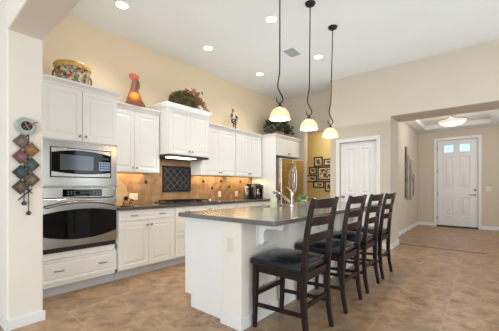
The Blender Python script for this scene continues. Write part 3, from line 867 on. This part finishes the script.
cn0 = make_can()
for k, (x, y, lb) in enumerate(((-3.387, 1.672, 'recessed ceiling light near the edge of the header, above the oven cabinet'),
                                (-3.387, 3.063, 'recessed ceiling light above the raised hood cabinet'),
                                (-3.387, 4.42, 'recessed ceiling light nearest the refrigerator'),
                                (-2.16, 3.068, 'recessed ceiling light beside the nearest pendant rod'),
                                (-2.17, 4.468, 'recessed ceiling light between the two farther pendant rods'))):
    o = cn0 if k == 0 else copy_tree(cn0)
    o.location = (x, y, ZC); o['label'] = lb
    l = bpy.data.lights.new('can_beam', 'SPOT'); l.energy = 50; l.color = (1.0, .95, .88); l.spot_size = math.radians(125); l.spot_blend = .8; l.shadow_soft_size = .06
    lo = bpy.data.objects.new('can_beam', l); C.objects.link(lo); lo.location = (x, y, ZC - .02)

# air vent
v = thing('ceiling_vent', (-2.43, 4.04, ZC), 'white louvred air vent in the ceiling near the pendant rods', 'vent')
obj('frame', B().ringp(lambda a, b, n: (a, b, n), [(-2.55, 3.87), (-2.31, 3.87), (-2.31, 4.21), (-2.55, 4.21)], [(-2.525, 3.895), (-2.335, 3.895), (-2.335, 4.185), (-2.525, 4.185)], ZC - .01, ZC), 'trim', v)
obj('backing', B().box(-2.525, -2.335, 3.895, 4.185, ZC - .002, ZC - .001), 'kick', v)
for k in range(9):
    y = 3.915 + k * .031
    obj('louvre', B().loops([[(-2.525, y, ZC - .010), (-2.335, y, ZC - .010), (-2.335, y + .018, ZC - .002), (-2.525, y + .018, ZC - .002)], [(-2.525, y, ZC - .012), (-2.335, y, ZC - .012), (-2.335, y + .018, ZC - .004), (-2.525, y + .018, ZC - .004)]]), 'trim', v)

# warm under-cabinet lights
area('under_cabinet_a', (-3.98, 2.05, 1.352), (0, 0, 0), .24, .62, 4.0, (1.0, .74, .42))
area('under_cabinet_c', (-3.98, 3.73, 1.352), (0, 0, 0), .24, .75, 4.6, (1.0, .74, .42))
area('under_cabinet_d', (-3.98, 4.6, 1.352), (0, 0, 0), .24, .7, 4.6, (1.0, .74, .42))
area('hood_lamp', (-3.72, 2.79, 1.59), (0, 0, 0), .1, .4, 4.0, (1.0, .92, .78))
point('hall_lamp', (-2.9, 6.7, 2.45), 13, (1.0, .90, .70), .1)

# foyer ceiling light
fl = thing('foyer_light', (-.56, 7.9, 2.86), 'semi-flush alabaster bowl light on the foyer ceiling', 'ceiling light')
obj('canopy', B().lathe([(.075, 0), (.075, -.02), (.04, -.035)], (-.56, 7.9, 2.86), 24), 'nickel', fl, 40)
obj('stem', B().tube([(-.56, 7.9, 2.83), (-.56, 7.9, 2.6)], .014, 10), 'nickel', fl, 40)
for k in range(3):
    a = k * 2 * PI / 3 + .4
    obj('arm', B().tube([(-.56, 7.9, 2.72), (-.56 + .14 * math.cos(a), 7.9 + .14 * math.sin(a), 2.69), (-.56 + .276 * math.cos(a), 7.9 + .276 * math.sin(a), 2.655)], .008, 8), 'nickel', fl, 40)
obj('bowl', B().lathe([(.276, 2.65), (.27, 2.635), (.235, 2.595), (.17, 2.56), (.09, 2.542), (.02, 2.538), (.02, 2.548), (.16, 2.57), (.225, 2.605), (.262, 2.647)], (-.56, 7.9, 0), 36), 'bowlglass', fl, 60, label='lit alabaster glass bowl')
obj('rim', B().lathe([(.276, 2.645), (.287, 2.649), (.287, 2.661), (.272, 2.661)], (-.56, 7.9, 0), 36, cap0=False, cap1=False), 'nickel', fl, 60)
obj('finial', B().ball((-.56, 7.9, 2.53), .016), 'nickel', fl, 60)
point('foyer_glow', (-.56, 7.9, 2.75), 9, (1.0, .96, .9), .1)
point('foyer_glow_low', (-.56, 7.9, 2.42), 18, (1.0, .95, .88), .15)
area('foyer_side_fill', (1.45, 8.0, 1.5), (0, PI / 2, 0), 1.6, 2.2, 20, (.86, .94, 1.0))  # unseen lamp before the solid side wall, brightens the foyer

# foyer wall art, switch
wa = thing('metal_artwork', (-1.54, 8.5, .85), 'tall jagged strip metal artwork on the foyer side wall', 'wall art')
for k, (y, w_, z0, z1, m) in enumerate(((8.0, .16, .86, 2.17, 'artdark'), (8.165, .17, .82, 1.98, 'art'), (8.345, .15, .88, 1.72, 'artdark'), (8.505, .17, .80, 1.88, 'art'), (8.685, .16, .84, 1.62, 'art'), (8.855, .14, .9, 1.5, 'artdark'))):
    o_ = .02 + .014 * (k % 2)
    obj('strip', B().loops([[(-1.54 + n, y, z0), (-1.54 + n, y + w_, z0 + .02), (-1.54 + n, y + w_, z1 - .04), (-1.54 + n, y + w_ * .6, z1), (-1.54 + n, y, z1 - .02)] for n in (o_, o_ + .01)]), m, wa)
obj('mount_bar', B().box(-1.54, -1.515, 8.02, 8.96, 1.3, 1.33), 'iron', wa)
sw = thing('light_switch', (.09, 9.87, 1.09), 'ivory light switch plate right of the front door', 'light switch')
obj('plate', B().rings(FY(9.87), (.03, .15, 1.03, 1.15), [(0, 0), (0, .004), (.005, .007)]), 'plastic', sw)
for c in (.062, .118): obj('rocker', B().rings(FY(9.87), (c - .016, c + .016, 1.058, 1.122), [(0, .006), (.003, .011)]), 'plastic', sw)

# ------------------------------------------------------------------ photo frames in the hall
YH = 7.2

# real sizes on the hall wall (x left, x right, z low, z high), metres
frames = [((-3.575, -3.315, 1.70, 1.965), 'tall dark-framed photo, highest of the hall collage'),
          ((-3.285, -3.03, 1.71, 1.90), 'small dark-framed photo at upper right of the hall collage'),
          ((-3.72, -3.49, 1.49, 1.695), 'small dark-framed photo left of the large central frame'),
          ((-3.46, -3.03, 1.33, 1.69), 'large dark-framed photo at the centre of the hall collage'),
          ((-3.80, -3.49, 1.275, 1.47), 'wide dark-framed photo at the far left of the collage'),
          ((-3.60, -3.27, 1.12, 1.30), 'wide dark-framed photo at lower left of the hall collage'),
          ((-3.25, -3.03, 1.02, 1.30), 'tall dark-framed photo, lowest of the hall collage')]
for (x0, x1, z0, z1), lb in frames:
    x0 -= .05; x1 -= .05
    fr = FY(YH)
    p = thing('picture_frame', ((x0 + x1) / 2, YH, z0), lb, 'picture frame', 'framed photos on the hall wall')
    w_ = .03
    obj('frame', B().ringp(fr, [(x0, z0), (x1, z0), (x1, z1), (x0, z1)], [(x0 + w_, z0 + w_), (x1 - w_, z0 + w_), (x1 - w_, z1 - w_), (x0 + w_, z1 - w_)], 0, .022), 'frame', p, bevel=.003)
    obj('mount', B().box(x0 + w_, x1 - w_, YH - .010, YH, z0 + w_, z1 - w_), 'mount', p)
    q = w_ + .035
    obj('photo', B().box(x0 + q, x1 - q, YH - .013, YH - .009, z0 + q, z1 - q), 'photo', p)

# ------------------------------------------------------------------ decor on top of the cabinets
ZTOP = 2.296
pt = thing('painted_planter', (-3.72, 1.25, ZTOP), 'round painted planter with fruit pattern on the oven cabinet', 'planter')
obj('bowl', B().lathe([(.148, 0), (.158, .01), (.166, .06), (.172, .16), (.178, .235), (.17, .24), (.162, .23), (.15, .03)], (-3.72, 1.25, ZTOP), 36), 'floral', pt, 50)
obj('rim', B().lathe([(.176, .222), (.192, .23), (.196, .256), (.188, .27), (.17, .27), (.164, .234)], (-3.72, 1.25, ZTOP), 36, cap0=False, cap1=False), 'gold', pt, 50, label='golden yellow rim')
for s in (-1, 1):
    c0 = Vector((-3.72, 1.25, ZTOP)); d = Vector((.5 * s * .2, s, 0)).normalized()
    obj('handle', B().tube([c0 + d * .172 + Vector((0, 0, .19)), c0 + d * .197 + Vector((0, 0, .15)), c0 + d * .195 + Vector((0, 0, .07)), c0 + d * .16 + Vector((0, 0, .03))], .011, 8), 'brown', pt, 60)

# big rooster
RX, RY = -3.86, 2.09
ro = thing('rooster_figurine', (RX, RY, ZTOP), 'large brown ceramic rooster with sunflower on the wall cabinet', 'figurine')
obj('body', B().loft([(RX, RY, ZTOP, .10, .125), (RX, RY, ZTOP + .03, .105, .13), (RX, RY - .004, ZTOP + .09, .095, .11), (RX, RY - .006, ZTOP + .16, .078, .085), (RX, RY - .006, ZTOP + .23, .058, .06), (RX, RY - .002, ZTOP + .29, .045, .05), (RX, RY + .012, ZTOP + .335, .045, .055), (RX, RY + .02, ZTOP + .37, .042, .052), (RX, RY + .015, ZTOP + .40, .025, .03)]), 'brown', ro, 60)
obj('breast', B().loft([(RX + .004, RY, ZTOP + .002, .104, .129), (RX + .004, RY, ZTOP + .03, .108, .134), (RX + .004, RY - .004, ZTOP + .09, .098, .114), (RX + .004, RY - .006, ZTOP + .15, .083, .09), (RX + .003, RY - .006, ZTOP + .21, .064, .068)]), 'maroon', ro, 60)
cb = [(-.075, .405), (-.085, .45), (-.055, .44), (-.05, .475), (-.02, .455), (-.005, .485), (.02, .46), (.05, .47), (.06, .43), (.055, .385), (.02, .375), (-.04, .38)]
obj('comb', B().prism(lambda a, b, n: (RX + n, RY + a, ZTOP + b), cb, -.014, .014), 'red', ro, bevel=.005)
obj('beak', B().loops([[(RX - .012, RY + .06, ZTOP + .355), (RX + .012, RY + .06, ZTOP + .355), (RX + .012, RY + .06, ZTOP + .335), (RX - .012, RY + .06, ZTOP + .335)], [(RX - .002, RY + .098, ZTOP + .337), (RX + .002, RY + .098, ZTOP + .337), (RX + .002, RY + .098, ZTOP + .333), (RX - .002, RY + .098, ZTOP + .333)]]), 'gold', ro)
obj('wattle', B().ball((RX, RY + .062, ZTOP + .30), .014, .02, .032), 'red', ro, 60)
for s in (-1, 1): obj('eye', B().ball((RX + s * .04, RY + .035, ZTOP + .37), .007), 'dark', ro, 60)
# sunflower facing the room, lying on the sloping breast
fcx = Vector((RX + .086, RY - .045, ZTOP + .125)); nrm = Vector((.86, -.42, .26)).normalized()
uu = Vector((0, 1, 0)); uu = (uu - nrm * uu.dot(nrm)).normalized(); ww = nrm.cross(uu)
pb = B()
for k in range(10):
    a = k * 2 * PI / 10; d = uu * math.cos(a) + ww * math.sin(a); s_ = nrm.cross(d)
    base = fcx + d * .04
    pb.loops([[base - s_ * .016 + nrm * z, base + d * .025 - s_ * .021 + nrm * (z - .006), base + d * .058 + nrm * (z - .022), base + d * .025 + s_ * .021 + nrm * (z - .006), base + s_ * .016 + nrm * z] for z in (-.03, .006)])
obj('petals', pb, 'orange', ro)
obj('flower_centre', B().loops([[fcx + (uu * math.cos(2 * PI * k / 20) + ww * math.sin(2 * PI * k / 20)) * r + nrm * z for k in range(20)] for r, z in ((.05, -.03), (.05, .008), (.04, .016))]), 'yellow', ro, 50, label='bright yellow flower disc')
obj('tail', B().loft([(RX + .01, RY + .10, ZTOP, .07, .055), (RX + .01, RY + .105, ZTOP + .03, .07, .05), (RX + .005, RY + .095, ZTOP + .08, .05, .035), (RX, RY + .07, ZTOP + .13, .02, .02)], 14), 'green', ro, 60, label='green tail base')

# vine basket with berries
ZH = 2.409
VX, VY = -3.80, 2.90
vb = thing('floral_arrangement', (VX, VY, ZH), 'mossy green basket with trailing berry stems on the hood cabinet', 'arrangement')
obj('basket', B().ball((VX, VY, ZH + .125), .12, .25, .125, 20, 12), 'twig', vb, 60)
lf = B()
for k in range(900):
    a = random.random() * 6.28; e = random.uniform(-.55, 1.5)
    n = Vector((math.cos(a) * math.cos(e), math.sin(a) * math.cos(e), math.sin(e)))
    p = Vector((VX + n.x * .12, VY + n.y * .23, ZH + .135 + n.z * .125)); p.z = max(p.z, ZH + .02)
    d = n + Vector((random.gauss(0, .7), random.gauss(0, .7), random.gauss(0, .5)))
    if p.z < ZH + .05: d.z = abs(d.z)
    lf.leaf(p, d, random.uniform(.03, .055))
obj('foliage', lf, 'foliage', vb, fixn=False)
sm = B(); be = B(); bl = B()
for k in range(34):
    y0_ = VY + random.uniform(-.16, .2); up = random.uniform(.16, .40)
    q0 = Vector((VX + .05, y0_, ZH + .18)); L_ = random.uniform(.10, .42)
    end = Vector((VX + random.uniform(.02, .13), y0_ + L_, ZH + up + random.uniform(-.12, .03)))
    if end.y > VY + .3: end.z = ZH + max(.04, .24 - (end.y - VY - .3) * .8 + random.uniform(-.06, .05))
    end.y = min(end.y, VY + .56)
    mid = (q0 + end) / 2 + Vector((.02, 0, .06))
    pts = [q0 * (1 - t_) ** 2 + mid * 2 * t_ * (1 - t_) + end * t_ * t_ for t_ in [i / 6 for i in range(7)]]
    sm.tube(pts, .0035, 5)
    for i in range(9):
        t_ = random.uniform(.35, 1); c = q0 * (1 - t_) ** 2 + mid * 2 * t_ * (1 - t_) + end * t_ * t_
        c = c + Vector((random.gauss(0, .012), random.gauss(0, .014), random.gauss(0, .014)))
        be.ball(c, random.uniform(.009, .015), n=7, m=5)
    for i in range(3):
        t_ = random.uniform(.3, .95); c = q0 * (1 - t_) ** 2 + mid * 2 * t_ * (1 - t_) + end * t_ * t_
        bl.leaf(c, (random.gauss(0, 1), random.gauss(.3, 1), random.gauss(.2, 1)), .04)
obj('stems', sm, 'twig', vb)
bo = obj('berries', be, 'berry', vb, 60, label='dusky red berries'); bo['kind'] = 'stuff'
obj('stem_leaves', bl, 'foliage', vb, fixn=False)

# small rooster
SX, SY = -3.93, 4.25
sr = thing('rooster_figurine', (SX, SY, ZTOP), 'small black and white rooster with red head on the wall cabinets', 'figurine')
obj('body', B().ball((SX, SY + .02, ZTOP + .20), .05, .085, .068, 14, 9), 'blackwhite', sr, 60)
obj('neck', B().tube([(SX, SY - .02, ZTOP + .22), (SX, SY - .055, ZTOP + .27), (SX, SY - .045, ZTOP + .33), (SX, SY - .03, ZTOP + .37)], [.042, .03, .02, .016], 10), 'blackwhite', sr, 60)
obj('head', B().ball((SX, SY - .025, ZTOP + .39), .018, .024, .022), 'berry', sr, 60)
obj('comb', B().prism(lambda a, b, n: (SX + n, SY + a, ZTOP + b), [(-.05, .40), (-.05, .43), (-.03, .425), (-.02, .45), (-.005, .43), (.015, .435), (.01, .40)], -.006, .006), 'red', sr)
obj('tail', B().tube([(SX, SY + .07, ZTOP + .22), (SX, SY + .10, ZTOP + .26), (SX, SY + .085, ZTOP + .30), (SX, SY + .05, ZTOP + .31)], [.034, .028, .022, .012], 8), 'blackwhite', sr, 60)
for s in (-.015, .045):
    obj('leg', B().tube([(SX, SY + s + .01, ZTOP + .17), (SX, SY + s + .018, ZTOP + .09), (SX, SY + s, ZTOP + .012)], [.024, .015, .012], 8), 'blackwhite', sr, 60)
obj('base', B().lathe([(.055, 0), (.055, .01), (.045, .014)], (SX, SY + .015, ZTOP), 20, sy=1.4), 'brown', sr, 40)

# greenery above the refrigerator
GX, GY = -3.72, 5.52
gg = thing('greenery_arrangement', (GX, GY, ZTOP), 'bushy dark greenery arrangement on top of the refrigerator cabinet', 'arrangement')
obj('basket', B().lathe([(.12, 0), (.15, .05), (.165, .11), (.15, .115), (.13, .04)], (GX, GY, ZTOP), 22), 'berry', gg, 50)
lf = B()
for k in range(520):
    y = GY + random.uniform(-.34, .34); w_ = 1 - abs(y - GY) / .42
    p = Vector((GX + random.uniform(-.16, .18), y, ZTOP + .10 + random.random() * .36 * min(1, w_ * 1.3)))
    if abs(y - GY) < .13 and p.x > GX + .05 and p.z < ZTOP + .14: continue
    dz = random.gauss(.35, .7)
    if p.z < ZTOP + .2: dz = max(dz, -.2)
    lf.leaf(p, (random.gauss(0, 1), random.gauss(0, 1), dz), random.uniform(.06, .12), .34)
obj('foliage', lf, 'foliage2', gg, fixn=False)
sm = B()
for k in range(26):
    y = random.uniform(-.3, .3)
    sm.tube([(GX, GY + y * .2, ZTOP + .08), (GX + .04, GY + y * .7, ZTOP + .2), (GX + random.uniform(-.1, .12), GY + y, ZTOP + .1 + .25 * random.random() * (1 - abs(y) / .45))], .004, 5)
obj('stems', sm, 'twig', gg)

# ------------------------------------------------------------------ things on the worktop
cm = thing('coffee_maker', (-3.78, 4.72, ZT), 'black and silver coffee maker on the worktop beside the refrigerator panel', 'coffee maker')
obj('base', B().box(-3.90, -3.63, 4.62, 4.86, ZT, ZT + .035), 'blackplastic', cm, bevel=.008)
obj('tower', B().box(-3.91, -3.80, 4.62, 4.86, ZT + .03, ZT + .30), 'blackplastic', cm, bevel=.012)
obj('head', B().loops([[(-3.91, 4.615, z), (x, 4.615, z), (x, 4.865, z), (-3.91, 4.865, z)] for z, x in ((ZT + .20, -3.66), (ZT + .27, -3.645), (ZT + .31, -3.70), (ZT + .325, -3.78))]), 'blackplastic', cm, bevel=.012)
for y in (4.60, 4.855): obj('side_panel', B().box(-3.75, -3.64, y, y + .025, ZT + .03, ZT + .29), 'steel', cm, bevel=.006, label='silver side panel')
obj('carafe', B().lathe([(.05, .0), (.06, .01), (.064, .08), (.05, .13), (.042, .15), (.036, .15)], (-3.705, 4.74, ZT + .036), 22), 'steel', cm, 50)
kt = thing('canister', (-3.80, 4.50, ZT), 'tall silver canister standing left of the coffee maker', 'canister')
obj('body', B().lathe([(.05, 0), (.053, .005), (.053, .22), (.05, .225)], (-3.80, 4.50, ZT), 24), 'steel', kt, 50)
obj('lid', B().lathe([(.055, .224), (.055, .24), (.03, .255), (.012, .258), (.014, .275), (.005, .28)], (-3.80, 4.50, ZT), 24), 'steel', kt, 50)

# rounded board on scroll stand beside the oven cabinet
bd = thing('serving_board', (-3.70, 1.765, ZT), 'rounded honey wood board leaning in the corner beside the oven cabinet', 'board')
pr = [(.15 * math.cos(2 * PI * k / 28), .155 + .15 * math.sin(2 * PI * k / 28) * (1.05 if math.sin(2 * PI * k / 28) > 0 else 1)) for k in range(28)]
obj('board', B().loops([[(-3.64 + n - b * .2, 1.767 + a * .78, ZT + .004 + b * 1.08) for a, b in pr] for n in (-.012, .012)]), 'board', bd, bevel=.004)
ss = thing('scroll_stand', (-3.60, 1.81, ZT), 'small scrolled black iron stand on the worktop corner', 'stand')
for s in (0, .07):
    sp_ = [(-3.60 + s * .3, 1.795 + s, ZT + .10)] + [(-3.58 + s * .3, 1.805 + s + (.035 - .003 * k) * math.cos(k * .6), ZT + .05 + (.042 - .003 * k) * math.sin(k * .6 + .6)) for k in range(11)]
    obj('scroll', B().tube(sp_, .006, 7), 'iron', ss, 60)
obj('foot', B().box(-3.61, -3.55, 1.76, 1.92, ZT, ZT + .008), 'iron', ss)
obj('finial', B().box(-3.59, -3.56, 1.80, 1.84, ZT + .09, ZT + .13), 'iron', ss, bevel=.003)

# ------------------------------------------------------------------ wall hanging on the pier
WX = PX
wh = thing('hanging_decoration', (WX, .64, .93), 'metal wall hanging with seven diamonds below a round disc on the pier', 'wall decor')
dk = (.637, 1.658)
obj('disc', B().lathe([(.069, 0), (.072, .012), (.056, .02), (.03, .024)], (WX + .016, dk[0], dk[1]), 32, 'x'), 'paleglass', wh, 50, label='round galvanised disc')
obj('disc_centre', B().lathe([(.04, .0), (.038, .012), (.02, .018)], (WX + .032, dk[0], dk[1]), 24, 'x'), 'maroon' if False else 'accent', wh, 50, label='dark round centre')
cr = B()
for a in (.5, .5 + PI / 2):
    cr.bar((WX + .052, dk[0] - .03 * math.cos(a), dk[1] - .03 * math.sin(a)), (WX + .052, dk[0] + .03 * math.cos(a), dk[1] + .03 * math.sin(a)), .003, .003)
cr.bar((WX + .052, dk[0], dk[1]), (WX + .052, dk[0] + .075, dk[1] + .045), .003, .003)
obj('cross_hands', cr, 'nickel', wh)
dcol = [(92, 80, 76), (112, 84, 52), (100, 66, 68), (62, 66, 62), (52, 58, 64), (84, 74, 56), (74, 62, 48)]
for k, (y, z) in enumerate(((.606, 1.528), (.674, 1.466), (.600, 1.405), (.674, 1.340), (.602, 1.275), (.676, 1.218), (.600, 1.155))):
    nm = 'patina_%d' % k
    M[nm] = mat('diamond_patina_%d' % k, dcol[k], 0.4, 0.4, col2=tuple(min(255, int(c * 1.35)) for c in dcol[k]), scale=40)
    q = [(y - .058, z), (y, z - .064), (y + .058, z), (y, z + .064)]
    L = [[(WX + n, y + (a - y) * s, z + (b - z) * s) for a, b in q] for n, s in ((.018, 1), (.024, 1), (.028, .8), (.026, .7), (.028, .45))]
    obj('diamond', B().loops(L), nm, wh)
rd = B()
rd.tube([(WX + .012, .625, 1.64), (WX + .012, .625, 1.03)], .0035, 6).tube([(WX + .012, .655, 1.64), (WX + .012, .655, .945)], .0035, 6)
obj('rods', rd, 'iron', wh)
lt = B(); zz = 1.60; s = 1
for k in range(8):
    c = 1.575 - k * .062
    lt.bar((WX + .01, .60, c + (.04 if k % 2 else -.04)), (WX + .01, .68, c + (-.04 if k % 2 else .04)), .003, .003)
lt.bar((WX + .01, .585, 1.045), (WX + .01, .68, 1.14), .003, .003)
obj('lattice', lt, 'iron', wh)
for y, z in ((.625, 1.02), (.655, .936)): obj('pendulum_bob', B().lathe([(.016, 0), (.018, .008), (.01, .016)], (WX + .004, y, z), 14, 'x'), 'accent', wh, 40)
